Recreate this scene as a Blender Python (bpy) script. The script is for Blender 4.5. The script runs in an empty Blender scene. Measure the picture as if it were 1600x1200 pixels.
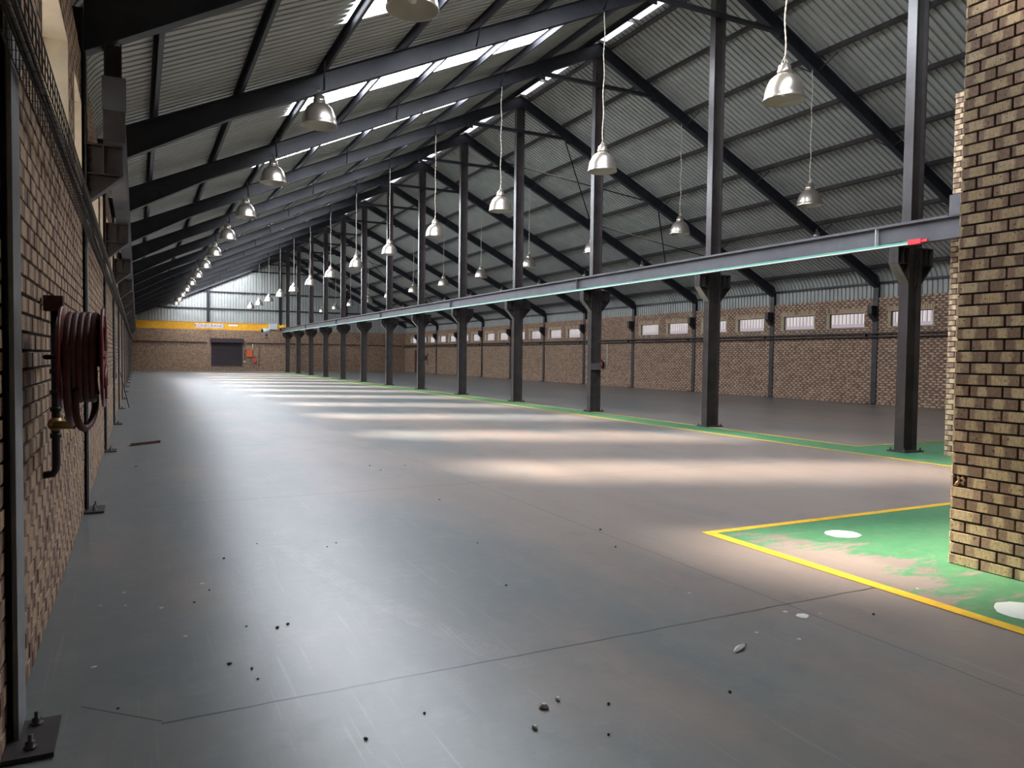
import bpy, bmesh, math, random, re
from mathutils import Vector, Matrix
random.seed(7)
C = bpy.context.scene.collection
sc = bpy.context.scene
pi = math.pi

# ------------------------------------------------------------------ camera
YAW, PITCH, ROLL, FPX, EYE = 0.4671, 0.0358, 0.0121, 1162.14, 1.5
cam = bpy.data.cameras.new('camera'); camo = bpy.data.objects.new('camera', cam); C.objects.link(camo)
cam.sensor_width = 36; cam.lens = FPX / 1600 * 36; cam.clip_start = 0.02; cam.clip_end = 400
fw = Vector((math.sin(YAW)*math.cos(PITCH), math.cos(YAW)*math.cos(PITCH), -math.sin(PITCH)))
rt = Vector((math.cos(YAW), -math.sin(YAW), 0)); up = rt.cross(fw)
R_ = rt*math.cos(ROLL) + up*math.sin(ROLL); U_ = up*math.cos(ROLL) - rt*math.sin(ROLL)
camo.matrix_world = Matrix(((R_.x, U_.x, -fw.x, 0), (R_.y, U_.y, -fw.y, 0), (R_.z, U_.z, -fw.z, EYE), (0, 0, 0, 1)))
sc.camera = camo

# ------------------------------------------------------------------ light and exposure
SKY_STRENGTH = 1.3
SUN_STRENGTH = 60.0
PANEL_GLOW = 40.0
RIDGE_GLOW = 1.6
w = bpy.data.worlds.new('sky'); sc.world = w; w.use_nodes = True
bg = w.node_tree.nodes['Background']; bg.inputs[0].default_value = (.80, .88, 1.0, 1); bg.inputs[1].default_value = SKY_STRENGTH
sun = bpy.data.lights.new('sun', 'SUN'); sun.energy = SUN_STRENGTH; sun.angle = math.radians(8.0); sun.color = (1.0, .84, .68)
suno = bpy.data.objects.new('sun', sun); C.objects.link(suno)
suno.rotation_euler = Vector((.2, -1.0, -1.0)).to_track_quat('-Z', 'Y').to_euler()
suno.location = (0, 60, 60)
sc.view_settings.view_transform = 'Standard'; sc.view_settings.look = 'None'
sc.view_settings.exposure = 0.12; sc.view_settings.gamma = 1.0
sc.view_settings.use_curve_mapping = False

# ------------------------------------------------------------------ measurements (metres)
XL, XC, XR = -.448, 11.50, 23.22
Y0, S = 8.125, 4.7764
YE, YB = 69.3, -6.2
def F(k): return Y0 + k*S
SLOPE = {-1: .455, 1: .492}                     # the right-hand slope is a little steeper
SL = SLOPE[-1]
def roofz(d, side=-1): return 10.385 - SLOPE[side]*d     # underside of sheeting, d = distance from the ridge line
def rz(x): return roofz(abs(x-XC), 1 if x > XC else -1)
KMAX = 12

# ------------------------------------------------------------------ materials
def mat(name, col=(.5, .5, .5), rough=.6, metal=0.0, spec=.5):
    m = bpy.data.materials.new(name); m.use_nodes = True
    b = m.node_tree.nodes['Principled BSDF']
    b.inputs['Base Color'].default_value = (*col, 1); b.inputs['Roughness'].default_value = rough
    b.inputs['Metallic'].default_value = metal; b.inputs['Specular IOR Level'].default_value = spec
    return m
class NT:
    def __init__(s, m): s.t = m.node_tree; s.n = s.t.nodes; s.b = s.n['Principled BSDF']
    def new(s, ty, **kw):
        n = s.n.new(ty)
        for k, v in kw.items(): setattr(n, k, v)
        return n
    def link(s, a, b): s.t.links.new(a, b)
    def val(s, sock, v):
        if hasattr(v, 'is_output') or hasattr(v, 'links'): s.link(v, sock)
        else: sock.default_value = v
    def math(s, op, a, b=0.0, c=None, clamp=False):
        n = s.new('ShaderNodeMath', operation=op); n.use_clamp = clamp
        s.val(n.inputs[0], a); s.val(n.inputs[1], b)
        if c is not None: s.val(n.inputs[2], c)
        return n.outputs[0]
    def mix(s, f, a, b):
        n = s.new('ShaderNodeMix', data_type='RGBA')
        s.val(n.inputs[0], f)
        for sock, v in ((n.inputs[6], a), (n.inputs[7], b)):
            if isinstance(v, tuple): sock.default_value = (*v, 1)
            else: s.link(v, sock)
        return n.outputs[2]
    def noise(s, vec, scale, detail=4, rough=.55):
        n = s.new('ShaderNodeTexNoise'); n.inputs['Scale'].default_value = scale
        n.inputs['Detail'].default_value = detail; n.inputs['Roughness'].default_value = rough
        if vec is not None: s.link(vec, n.inputs['Vector'])
        return n.outputs[0]
    def pos(s, sx=1, sy=1, sz=1):
        g = s.new('ShaderNodeNewGeometry'); m = s.new('ShaderNodeMapping'); m.inputs['Scale'].default_value = (sx, sy, sz)
        s.link(g.outputs['Position'], m.inputs['Vector']); return m.outputs[0]
    def ramp(s, v, lo, hi):
        n = s.new('ShaderNodeMapRange'); n.inputs[1].default_value = lo; n.inputs[2].default_value = hi
        s.link(v, n.inputs[0]); return n.outputs[0]
def dirty(m, amt=.35, scale=6.0, rust=None):
    t = NT(m); c = tuple(t.b.inputs['Base Color'].default_value)[:3]
    n = t.noise(t.pos(), scale, 5, .65)
    f = t.ramp(n, .35, .7)
    d = tuple(x*(1-amt) for x in c); l = rust or tuple(min(1, x*(1+amt)) for x in c)
    t.link(t.mix(f, d, l), t.b.inputs['Base Color'])
    return m
M = {}
M['steel'] = dirty(mat('dark_brown_steel', (.040, .034, .035), .5, 0, .4), .35, 3.5)
M['steel_black'] = dirty(mat('blue_black_steel', (.020, .021, .028), .5, 0, .45), .3, 3)
M['beam_grey'] = dirty(mat('grey_beam_paint', (.092, .090, .102), .45, 0, .5), .2, 2)
M['rod'] = mat('matt_black_rod', (.02, .02, .022), .9, 0, .1)
M['column'] = dirty(mat('dark_column_paint', (.046, .038, .038), .30, 0, .6), .35, 3.5)
M['flange_grey'] = dirty(mat('grey_flange_paint', (.16, .165, .165), .4, 0, .5), .25, 5)
M['bolt'] = mat('bolt_steel', (.05, .045, .045), .45, .6)
M['mortar'] = dirty(mat('dark_mortar', (.040, .033, .030), .95), .4, 30)
M['plaster'] = dirty(mat('cream_plaster', (.62, .52, .36), .8), .12, 4)
M['yellow'] = dirty(mat('crane_yellow', (.78, .38, .015), .45), .12, 4)
M['lamp'] = mat('spun_aluminium', (.60, .54, .48), .30, .9)
M['lamp_in'] = mat('lamp_reflector_inside', (.62, .60, .54), .45, .5)
M['cord'] = mat('pale_cord', (.50, .46, .38), .8)
M['red'] = dirty(mat('red_paint', (.20, .020, .026), .35), .3, 12)
M['hose'] = dirty(mat('maroon_rubber_hose', (.105, .024, .027), .5), .3, 20)
M['black'] = mat('black_iron', (.012, .011, .012), .4)
M['orange'] = mat('orange_red_enamel', (.62, .10, .03), .5)
M['redbright'] = mat('bright_red_plastic', (.75, .04, .06), .5)
M['green_bar'] = mat('green_conductor_cover', (.12, .42, .30), .4)
M['white'] = mat('white_paint', (.78, .80, .80), .5)
M['grey_box'] = mat('light_grey_enamel', (.42, .47, .49), .5)
M['brass'] = mat('brass_valve', (.35, .24, .10), .35, .8)
M['shutter'] = mat('brown_shutter', (.040, .028, .033), .5)
M['door_red'] = mat('dark_red_door', (.11, .020, .022), .5)
M['wire'] = mat('dark_wire', (.05, .040, .032), .6)
M['dirtband'] = mat('debris_dark', (.03, .028, .026), .8)
M['chip'] = mat('paint_chip', (.60, .60, .58), .7)
M['pebble'] = mat('grey_pebble', (.55, .55, .54), .8)
M['rust'] = dirty(mat('rusty_steel', (.055, .022, .018), .8), .4, 20)
M['frame_dark'] = mat('window_frame', (.03, .022, .02), .5)
M['text_red'] = mat('sign_lettering', (.16, .05, .10), .6)
M['sign_white'] = mat('sign_white', (.72, .66, .62), .5)

def sheet_mat(name, col, rough=.45):
    m = mat(name, col, rough, 0.0, .45); t = NT(m)
    n = t.noise(t.pos(.6, .6, .6), 2.5, 5, .6)
    t.link(t.mix(t.ramp(n, .3, .75), tuple(c*.86 for c in col), tuple(c*1.1 for c in col)), t.b.inputs['Base Color'])
    return m
M['sheet'] = sheet_mat('roof_sheeting', (.365, .375, .35))
M['cladding'] = sheet_mat('side_cladding', (.40, .44, .41))
M['gable'] = sheet_mat('gable_cladding', (.37, .385, .37))
M['outside_sheet'] = sheet_mat('outside_sheeting', (.185, .185, .205))
M['outside_base'] = mat('outside_base', (.10, .095, .125), .8)

def brick_mat(name, ta, tb, ba, bb):
    m = mat(name, (.5, .35, .2), .78, 0, .35); t = NT(m)
    uv = t.new('ShaderNodeUVMap'); uv.uv_map = 'UVMap'
    sp = t.new('ShaderNodeSeparateXYZ'); t.link(uv.outputs[0], sp.inputs[0])
    g = t.new('ShaderNodeNewGeometry'); rnd = g.outputs['Random Per Island']
    wn = t.new('ShaderNodeTexWhiteNoise', noise_dimensions='1D'); t.link(rnd, wn.inputs['W'])
    wn2 = t.new('ShaderNodeTexWhiteNoise', noise_dimensions='1D'); t.link(t.math('ADD', rnd, 3.7), wn2.inputs['W'])
    p = t.pos(7, 7, 3.0)
    nz = t.noise(p, 5.0, 3, .5)
    u = t.math('ADD', sp.outputs[0], t.math('MULTIPLY', t.math('SUBTRACT', nz, .5), .25))
    u = t.math('ADD', u, t.math('MULTIPLY', t.math('SUBTRACT', wn.outputs[0], .5), .30))
    dd = t.math('ABSOLUTE', t.math('SUBTRACT', u, .5))
    width = t.math('ADD', .09, t.math('MULTIPLY', wn2.outputs[0], .22))
    f = t.math('MULTIPLY', t.math('SUBTRACT', dd, width), 12.0, clamp=True)
    tan = t.mix(wn.outputs[0], ta, tb)
    brown = t.mix(wn2.outputs[0], ba, bb)
    c = t.mix(f, tan, brown)
    grain = t.noise(t.pos(160, 160, 14), 1.0, 3, .7)
    c = t.mix(t.math('MULTIPLY', t.ramp(grain, .42, .72), .55), c, (.17, .105, .07))
    mott = t.noise(t.pos(), 38, 5, .75)
    c = t.mix(t.math('MULTIPLY', t.ramp(mott, .50, .66), .42), c, (.24, .15, .10))
    c = t.mix(t.math('MULTIPLY', t.ramp(mott, .46, .34), .30), c, (.74, .62, .46))
    spots = t.noise(t.pos(), 60, 2, .5)
    c = t.mix(t.math('MULTIPLY', t.ramp(spots, .65, .71), .9), c, (.05, .035, .03))
    t.link(c, t.b.inputs['Base Color'])
    bmp = t.new('ShaderNodeBump'); bmp.inputs['Strength'].default_value = .25; bmp.inputs['Distance'].default_value = .003
    t.link(t.noise(t.pos(), 90, 4, .7), bmp.inputs['Height']); t.link(bmp.outputs[0], t.b.inputs['Normal'])
    return m
M['brick'] = brick_mat('flashed_face_brick', (.46, .32, .20), (.56, .40, .255), (.200, .120, .092), (.31, .19, .145))
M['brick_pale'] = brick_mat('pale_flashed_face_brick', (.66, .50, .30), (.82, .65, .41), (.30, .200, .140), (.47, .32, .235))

TYRE = ((1.02, 6.0), (1.38, 3.1))
def floor_colour(t):
    """painted concrete: blue-grey paint worn to a warm brown-grey, scuffs, dust"""
    g = t.new('ShaderNodeNewGeometry'); sep = t.new('ShaderNodeSeparateXYZ'); t.link(g.outputs['Position'], sep.inputs[0])
    X, Y = sep.outputs[0], sep.outputs[1]
    big = t.noise(t.pos(.55, .28, 1), 1.0, 5, .6)
    near = t.math('MULTIPLY', t.ramp(X, 1.2, 4.2), t.math('SUBTRACT', 1.0, t.ramp(Y, 8.0, 20.0)))
    wear = t.math('ADD', t.math('MULTIPLY', near, .26), big)
    f = t.math('MULTIPLY', t.math('SUBTRACT', wear, .50), 5.5, clamp=True)
    c = t.mix(f, (.146, .162, .167), (.245, .206, .184))
    # long streaks left by traffic
    rot = t.new('ShaderNodeMapping'); rot.inputs['Rotation'].default_value = (0, 0, .35); rot.inputs['Scale'].default_value = (1.5, .30, 1)
    t.link(g.outputs['Position'], rot.inputs['Vector'])
    st = t.noise(rot.outputs[0], 1.3, 3, .5)
    c = t.mix(t.math('MULTIPLY', t.ramp(st, .50, .80), .22), c, (.28, .27, .255))
    c = t.mix(t.math('MULTIPLY', t.ramp(st, .50, .20), .30), c, (.085, .092, .102))
    fine = t.noise(t.pos(), 9, 6, .7)
    c = t.mix(t.math('MULTIPLY', t.ramp(fine, .5, .8), .22), c, (.32, .32, .30))
    # fine pale scratches in several directions and one faint tyre print
    for ang, sc_ in ((.9, 1.0), (-.5, 1.3), (1.4, .8)):
        mp = t.new('ShaderNodeMapping'); mp.inputs['Rotation'].default_value = (0, 0, ang); mp.inputs['Scale'].default_value = (26*sc_, .8, 1)
        t.link(g.outputs['Position'], mp.inputs['Vector'])
        c = t.mix(t.math('MULTIPLY', t.ramp(t.noise(mp.outputs[0], 1.0, 2, .5), .66, .74), .22), c, (.34, .34, .32))
    patch = t.noise(t.pos(), 2.2, 6, .72)
    c = t.mix(t.math('MULTIPLY', t.ramp(patch, .54, .66), .22), c, (.30, .285, .26))
    c = t.mix(t.math('MULTIPLY', t.ramp(patch, .44, .34), .22), c, (.08, .085, .09))
    vx, vy = TYRE[1][0]-TYRE[0][0], TYRE[1][1]-TYRE[0][1]; L = math.hypot(vx, vy); vx /= L; vy /= L
    ax = t.math('SUBTRACT', X, TYRE[0][0]); ay = t.math('SUBTRACT', Y, TYRE[0][1])
    along = t.math('ADD', t.math('MULTIPLY', ax, vx), t.math('MULTIPLY', ay, vy))
    acr = t.math('SUBTRACT', t.math('MULTIPLY', ax, vy), t.math('MULTIPLY', ay, vx))
    acr = t.math('ADD', acr, t.math('MULTIPLY', t.math('MULTIPLY', along, along), .035))
    inb = t.math('MULTIPLY', t.math('LESS_THAN', t.math('ABSOLUTE', acr), .075), t.math('MULTIPLY', t.math('GREATER_THAN', along, 0.0), t.math('LESS_THAN', along, L)))
    tread = t.math('LESS_THAN', t.math('MODULO', t.math('ADD', along, t.math('MULTIPLY', t.math('ABSOLUTE', acr), .8)), .035), .016)
    tr2 = t.math('LESS_THAN', t.math('MODULO', t.math('ADD', acr, 10.0), .03), .012)
    pat = t.math('MULTIPLY', t.math('MAXIMUM', tread, tr2), t.ramp(fine, .35, .6))
    c = t.mix(t.math('MULTIPLY', t.math('MULTIPLY', inb, pat), .20), c, (.36, .36, .34))
    return c, X, Y, st, fine
def floor_gloss(t, st, fine, lo=.28, hi=.32):
    t.b.inputs['Roughness'].default_value = (lo+hi)/2
    b = t.new('ShaderNodeBump'); b.inputs['Strength'].default_value = .12; b.inputs['Distance'].default_value = .004
    t.link(fine, b.inputs['Height']); t.link(b.outputs[0], t.b.inputs['Normal'])
def linemask(t, coord, at, half):
    return t.math('LESS_THAN', t.math('ABSOLUTE', t.math('SUBTRACT', coord, at)), half)
def floor_mat():
    m = mat('painted_concrete_floor', (.2, .2, .2), .3, 0, .6); t = NT(m)
    c, X, Y, st, fine = floor_colour(t)
    # saw-cut joints every bay across, and two lines along the hall
    wob = t.math('MULTIPLY', t.math('SUBTRACT', t.noise(t.pos(), 3.0, 2), .5), .03)
    yy = t.math('ADD', t.math('SUBTRACT', Y, 3.27-S*10), wob)
    md = t.math('MODULO', yy, S)
    j1 = t.math('LESS_THAN', md, .014)
    j1 = t.math('MULTIPLY', j1, t.math('GREATER_THAN', X, .08))
    xx = t.math('MODULO', t.math('ADD', t.math('ADD', X, 20-3.56), wob), 4.0)
    j2 = t.math('MULTIPLY', t.math('LESS_THAN', xx, .010), t.math('GREATER_THAN', X, 2.0))
    # short crack running back to the wall from the end of the first joint
    diag = t.math('ADD', t.math('SUBTRACT', Y, 3.30), t.math('MULTIPLY', t.math('SUBTRACT', X, .08), .93))
    cr = t.math('MULTIPLY', t.math('LESS_THAN', t.math('ABSOLUTE', diag), .006),
                t.math('MULTIPLY', t.math('LESS_THAN', X, .085), t.math('GREATER_THAN', X, -.22)))
    j = t.math('MAXIMUM', t.math('MAXIMUM', j1, t.math('MULTIPLY', j2, .75)), cr)
    t.link(t.mix(t.math('MULTIPLY', j, .95), c, (.02, .02, .02)), t.b.inputs['Base Color'])
    floor_gloss(t, st, fine)
    return m
M['floor'] = floor_mat()
def green_mat():
    m = mat('worn_green_floor_paint', (.08, .3, .13), .3, 0, .5); t = NT(m)
    c, X, Y, st, fine = floor_colour(t)
    streak = t.noise(t.pos(1.2, 3.0, 1), 2.0, 7, .75)
    # worn where people turn the corner of the walkway, near its outer edge
    dx = t.math('SUBTRACT', 1.0, t.ramp(X, 4.6, 5.7)); yy = t.math('SUBTRACT', 1.0, t.math('ABSOLUTE', t.math('MULTIPLY', t.math('SUBTRACT', Y, 3.75), .72)))
    worn = t.math('ADD', t.math('MULTIPLY', t.math('MAXIMUM', yy, 0.0), t.math('MULTIPLY', dx, .36)), streak)
    f = t.math('MULTIPLY', t.math('SUBTRACT', worn, .62), 14.0, clamp=True)
    g = t.mix(t.ramp(fine, .3, .8), (.050, .195, .090), (.105, .280, .145))
    t.link(t.mix(f, g, c), t.b.inputs['Base Color'])
    floor_gloss(t, st, fine, .36, .40)
    return m
M['green'] = green_mat()
M['line_yellow'] = dirty(mat('yellow_line_paint', (.80, .47, .03), .45), .15, 10)
M['dot_white'] = mat('white_floor_paint', (.60, .64, .59), .6)

def glow_panel(name, col, strength, clear):
    m = bpy.data.materials.new(name); m.use_nodes = True; nt = m.node_tree; nt.nodes.clear()
    o = nt.nodes.new('ShaderNodeOutputMaterial'); mx = nt.nodes.new('ShaderNodeMixShader')
    e = nt.nodes.new('ShaderNodeEmission'); e.inputs[0].default_value = (*col, 1); e.inputs[1].default_value = strength
    tr = nt.nodes.new('ShaderNodeBsdfTransparent')
    mx.inputs[0].default_value = clear
    nt.links.new(e.outputs[0], mx.inputs[1]); nt.links.new(tr.outputs[0], mx.inputs[2]); nt.links.new(mx.outputs[0], o.inputs[0])
    return m
M['rooflight'] = glow_panel('translucent_rooflight', (.88, .92, 1.0), PANEL_GLOW, .45)
M['ridgelight'] = glow_panel('translucent_ridge_light', (.86, .88, 1.0), RIDGE_GLOW, 0.0)
def glass_mat():
    m = bpy.data.materials.new('window_glass'); m.use_nodes = True; nt = m.node_tree; nt.nodes.clear()
    o = nt.nodes.new('ShaderNodeOutputMaterial'); mx = nt.nodes.new('ShaderNodeMixShader')
    g = nt.nodes.new('ShaderNodeBsdfGlossy'); g.inputs['Roughness'].default_value = .05
    tr = nt.nodes.new('ShaderNodeBsdfTransparent'); tr.inputs[0].default_value = (.93, .94, .97, 1); mx.inputs[0].default_value = .93
    nt.links.new(g.outputs[0], mx.inputs[1]); nt.links.new(tr.outputs[0], mx.inputs[2]); nt.links.new(mx.outputs[0], o.inputs[0])
    return m
M['glass'] = glass_mat()

# ------------------------------------------------------------------ mesh builder
class MB:
    def __init__(s): s.v = []; s.f = []; s.mi = []; s.sm = []; s.uv = []
    def face(s, idx, m=0, smooth=False, uv=None): s.f.append(idx); s.mi.append(m); s.sm.append(smooth); s.uv.append(uv)
    def box(s, x0, x1, y0, y1, z0, z1, m=0):
        b = len(s.v); s.v += [(x, y, z) for z in (z0, z1) for y in (y0, y1) for x in (x0, x1)]
        for q in ((0, 2, 3, 1), (4, 5, 7, 6), (0, 1, 5, 4), (2, 6, 7, 3), (0, 4, 6, 2), (1, 3, 7, 5)):
            s.face([b+i for i in q], m)
        return s
    def prism(s, poly, axis, a, b_, m=0):
        """extrude a 2-D polygon; axis 'y': poly in (x,z); axis 'x': poly in (y,z); axis 'z': poly in (x,y)"""
        n = len(poly); b = len(s.v)
        def P(p, t): return {'y': (p[0], t, p[1]), 'x': (t, p[0], p[1]), 'z': (p[0], p[1], t)}[axis]
        s.v += [P(p, a) for p in poly] + [P(p, b_) for p in poly]
        s.face([b+i for i in range(n)][::-1], m); s.face([b+n+i for i in range(n)], m)
        for i in range(n): s.face([b+i, b+(i+1) % n, b+n+(i+1) % n, b+n+i], m)
        return s
    def strip(s, p, q, th, y0, y1, m=0, side=1):
        """flat bar between two (x,z) points, thickness th to one side, width y0..y1"""
        dx, dz = q[0]-p[0], q[1]-p[1]; l = math.hypot(dx, dz); nx, nz = -dz/l*th*side, dx/l*th*side
        return s.prism([p, q, (q[0]+nx, q[1]+nz), (p[0]+nx, p[1]+nz)], 'y', y0, y1, m)
    def tube(s, pts, r, seg=8, m=0, closed=False, cap=True):
        pts = [Vector(p) for p in pts]; n = len(pts); b = len(s.v); prev = None
        for i, p in enumerate(pts):
            if closed: d = (pts[(i+1) % n]-pts[i-1]).normalized()
            else: d = (pts[min(i+1, n-1)]-pts[max(i-1, 0)]).normalized()
            if prev is None:
                a = Vector((0, 0, 1)) if abs(d.z) < .9 else Vector((1, 0, 0)); u = d.cross(a).normalized()
            else:
                u = (prev - d*prev.dot(d)).normalized()
            prev = u; w_ = d.cross(u); rr = r[i] if isinstance(r, (list, tuple)) else r
            for k in range(seg):
                t = 2*pi*k/seg; s.v.append(tuple(p + (u*math.cos(t)+w_*math.sin(t))*rr))
        for i in range(n if closed else n-1):
            for k in range(seg):
                a0 = b+i*seg; a1 = b+((i+1) % n)*seg
                s.face([a0+k, a0+(k+1) % seg, a1+(k+1) % seg, a1+k], m, True)
        if cap and not closed:
            s.face([b+k for k in range(seg)][::-1], m); s.face([b+(n-1)*seg+k for k in range(seg)], m)
        return s
    def lathe(s, prof, origin=(0, 0, 0), axis='z', seg=24, m=0):
        b = len(s.v)
        for r, h in prof:
            for k in range(seg):
                t = 2*pi*k/seg; a, c = r*math.cos(t), r*math.sin(t)
                p = {'z': (a, c, h), 'x': (h, a, c), 'y': (a, h, c)}[axis]
                s.v.append((p[0]+origin[0], p[1]+origin[1], p[2]+origin[2]))
        for i in range(len(prof)-1):
            for k in range(seg):
                s.face([b+i*seg+k, b+i*seg+(k+1) % seg, b+(i+1)*seg+(k+1) % seg, b+(i+1)*seg+k], m, True)
        return s
    def build(s, name, mats, parent=None, smooth_fix=False):
        me = bpy.data.meshes.new(name); me.from_pydata(s.v, [], s.f)
        if not isinstance(mats, (list, tuple)): mats = [mats]
        for x in mats: me.materials.append(x)
        me.polygons.foreach_set('material_index', s.mi); me.polygons.foreach_set('use_smooth', s.sm)
        if any(u is not None for u in s.uv):
            ul = me.uv_layers.new(name='UVMap'); flat = []
            for f, u in zip(s.f, s.uv):
                if u is None: flat += [.5, .5]*len(f)
                else:
                    for a in u: flat += [a[0], a[1]]
            ul.data.foreach_set('uv', flat)
        me.update()
        o = bpy.data.objects.new(name, me); C.objects.link(o)
        if parent is not None: o.parent = parent
        return o
def empty(name, loc=(0, 0, 0), rz=0):
    o = bpy.data.objects.new(name, None); C.objects.link(o); o.location = loc; o.rotation_euler = (0, 0, rz); o.empty_display_size = .1
    return o
def tag(o, label=None, cat=None, group=None, kind=None):
    if label: o['label'] = label
    if cat: o['category'] = cat
    if group: o['group'] = group
    if kind: o['kind'] = kind
    elif cat and re.match(r'(steel_column|wall_column|brick_pillar|crane_runway_beam|floor_debris|painted_floor_disc|pebble)', o.name): o['kind'] = 'thing'
    return o
def copy_tree(o, parent=None):
    c = o.copy(); C.objects.link(c)
    if parent is not None: c.parent = parent
    for ch in [x for x in C.objects if x.parent == o]: copy_tree(ch, c)
    return c
KIDS = {}
def fast_copy(root):
    """copy a thing with all parts and sub-parts (children looked up once)"""
    def kids(o):
        if o.name not in KIDS: KIDS[o.name] = list(o.children)
        return KIDS[o.name]
    def rec(o, p):
        c = o.copy(); C.objects.link(c)
        if p is not None: c.parent = p
        for ch in kids(o): rec(ch, c)
        return c
    return rec(root, None)
ORD = ['first', 'second', 'third', 'fourth', 'fifth', 'sixth', 'seventh', 'eighth', 'ninth', 'tenth', 'eleventh', 'twelfth', 'thirteenth', 'fourteenth', 'fifteenth', 'sixteenth']
def subtract(iv, cuts):
    out = [iv]
    for a, b in cuts:
        nxt = []
        for p, q in out:
            if b <= p or a >= q: nxt.append((p, q)); continue
            if a > p: nxt.append((p, a))
            if b < q: nxt.append((b, q))
        out = nxt
    return [x for x in out if x[1]-x[0] > .012]

# ------------------------------------------------------------------ brickwork
CO, BL, JT, PROUD = .0835, .232, .011, .011
def bricks(mb, u0, u1, z0, z1, to3, openings=(), skips=(), off=0.0, m=1, chipped=None):
    """lay individual stretcher-bond bricks on a plane; to3(u, z, out) gives the 3-D point"""
    n = int(round((z1-z0)/CO))
    for r in range(n):
        a, b = z0+r*CO+JT*.5, z0+(r+1)*CO-JT*.5
        cuts = list(skips) + [(o[0], o[1]) for o in openings if o[2] < b-.02 and o[3] > a+.02]
        st = u0 + off - (BL*.5 if r % 2 else 0) - BL
        i0 = int((u1-st)/BL)+2
        for i in range(i0):
            p, q = st+i*BL+JT*.5, st+(i+1)*BL-JT*.5
            p2, q2 = max(p, u0), min(q, u1)
            if q2-p2 < .02: continue
            for s0, s1 in subtract((p2, q2), cuts):
                if chipped and chipped(r, s0): continue
                pr = PROUD + random.uniform(-.002, .002)
                ul, ur = (s0-p)/(q-p), (s1-p)/(q-p)
                bi = len(mb.v); e = .003
                mb.v += [to3(s0, a, -.002), to3(s1, a, -.002), to3(s1, b, -.002), to3(s0, b, -.002),
                         to3(s0+e, a+e, pr), to3(s1-e, a+e, pr), to3(s1-e, b-e, pr), to3(s0+e, b-e, pr)]
                mb.face([bi+4, bi+5, bi+6, bi+7], m, False, [(ul, 0), (ur, 0), (ur, 1), (ul, 1)])
                mb.face([bi, bi+1, bi+5, bi+4], m, False, [(ul, 0), (ur, 0), (ur, 0), (ul, 0)])
                mb.face([bi+3, bi+7, bi+6, bi+2], m, False, [(ul, 1), (ul, 1), (ur, 1), (ur, 1)])
                mb.face([bi, bi+4, bi+7, bi+3], m, False, [(ul, 0), (ul, 0), (ul, 1), (ul, 1)])
                mb.face([bi+1, bi+2, bi+6, bi+5], m, False, [(ur, 0), (ur, 1), (ur, 1), (ur, 0)])
def soldier(mb, u0, u1, z0, z1, to3, m=1):
    n = int((u1-u0)/CO)
    for i in range(n):
        a, b = u0+i*(u1-u0)/n+JT*.5, u0+(i+1)*(u1-u0)/n-JT*.5; bi = len(mb.v)
        mb.v += [to3(a, z0, -.002), to3(b, z0, -.002), to3(b, z1, -.002), to3(a, z1, -.002),
                 to3(a, z0, PROUD), to3(b, z0, PROUD), to3(b, z1, PROUD), to3(a, z1, PROUD)]
        c = [(.4, .4)]*4
        for q in ((4, 5, 6, 7), (0, 1, 5, 4), (3, 7, 6, 2), (0, 4, 7, 3), (1, 2, 6, 5)): mb.face([bi+k for k in q], m, False, c)
def slab(mb, u0, u1, z0, z1, box, openings, m=0):
    """solid wall around openings that share one height band"""
    if not openings: box(u0, u1, z0, z1); return
    oz0, oz1 = openings[0][2], openings[0][3]
    box(u0, u1, z0, oz0); box(u0, u1, oz1, z1); p = u0
    for o in sorted(openings):
        box(p, o[0], oz0, oz1); p = o[1]
    box(p, u1, oz0, oz1)

TOP_R, TOP_L = 3.74, 4.30
right_open, left_open = [], []
for k in range(-2, KMAX+1):
    if k != 5:
        for a, b in ((.45, 2.08), (2.65, 4.30)):
            if F(k)+b < YE-.1: right_open.append((F(k)+a, F(k)+b, 2.69, 3.28))
for k in range(-1, KMAX):
    for a, b in ((1.40, 3.12), (3.72, 4.62)): left_open.append((F(k)+a, F(k)+b, 2.92, 3.80))
skips = [(F(k)-.10+(.08 if k == -1 else 0), F(k)+.10+(.08 if k == -1 else 0)) for k in range(-1, KMAX+1)]
T = .24
# left wall (inner face x = XL, bricks stand proud towards +x)
mb = MB(); slab(mb, YB, YE+T, 0, TOP_L, lambda a, b, c, d: mb.box(XL-T, XL-PROUD, a, b, c, d), left_open)
bricks(mb, 1.5, YE-.012, 0, TOP_L, lambda u, z, o: (XL-PROUD+o, u, z), left_open, skips, .06)
tag(mb.build('wall_left', [M['mortar'], M['brick']]), 'long left brick wall with hose reel and high windows', 'wall', kind='structure')
# right wall
mb = MB(); slab(mb, YB, YE+T, 0, TOP_R, lambda a, b, c, d: mb.box(XR+PROUD, XR+T, a, b, c, d), right_open)
toR = lambda u, z, o: (XR+PROUD-o, u, z)
sold = [(o[0]-.05, o[1]+.05, 3.28, 3.28+.15) for o in right_open]
def bricks_rev(*a, **k):
    i = len(mb.f); bricks(*a, **k)
    for j in range(i, len(mb.f)):
        mb.f[j] = mb.f[j][::-1]; mb.uv[j] = mb.uv[j][::-1]
bricks_rev(mb, 9.0, YE-.012, 0, TOP_R, toR, right_open+sold, skips, .1)
i = len(mb.f)
for o in sold: soldier(mb, o[0], o[1], 3.285, 3.425, toR)
for j in range(i, len(mb.f)): mb.f[j] = mb.f[j][::-1]
tag(mb.build('wall_right', [M['mortar'], M['brick']]), 'far right brick wall with a row of small high windows', 'wall', kind='structure')
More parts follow.
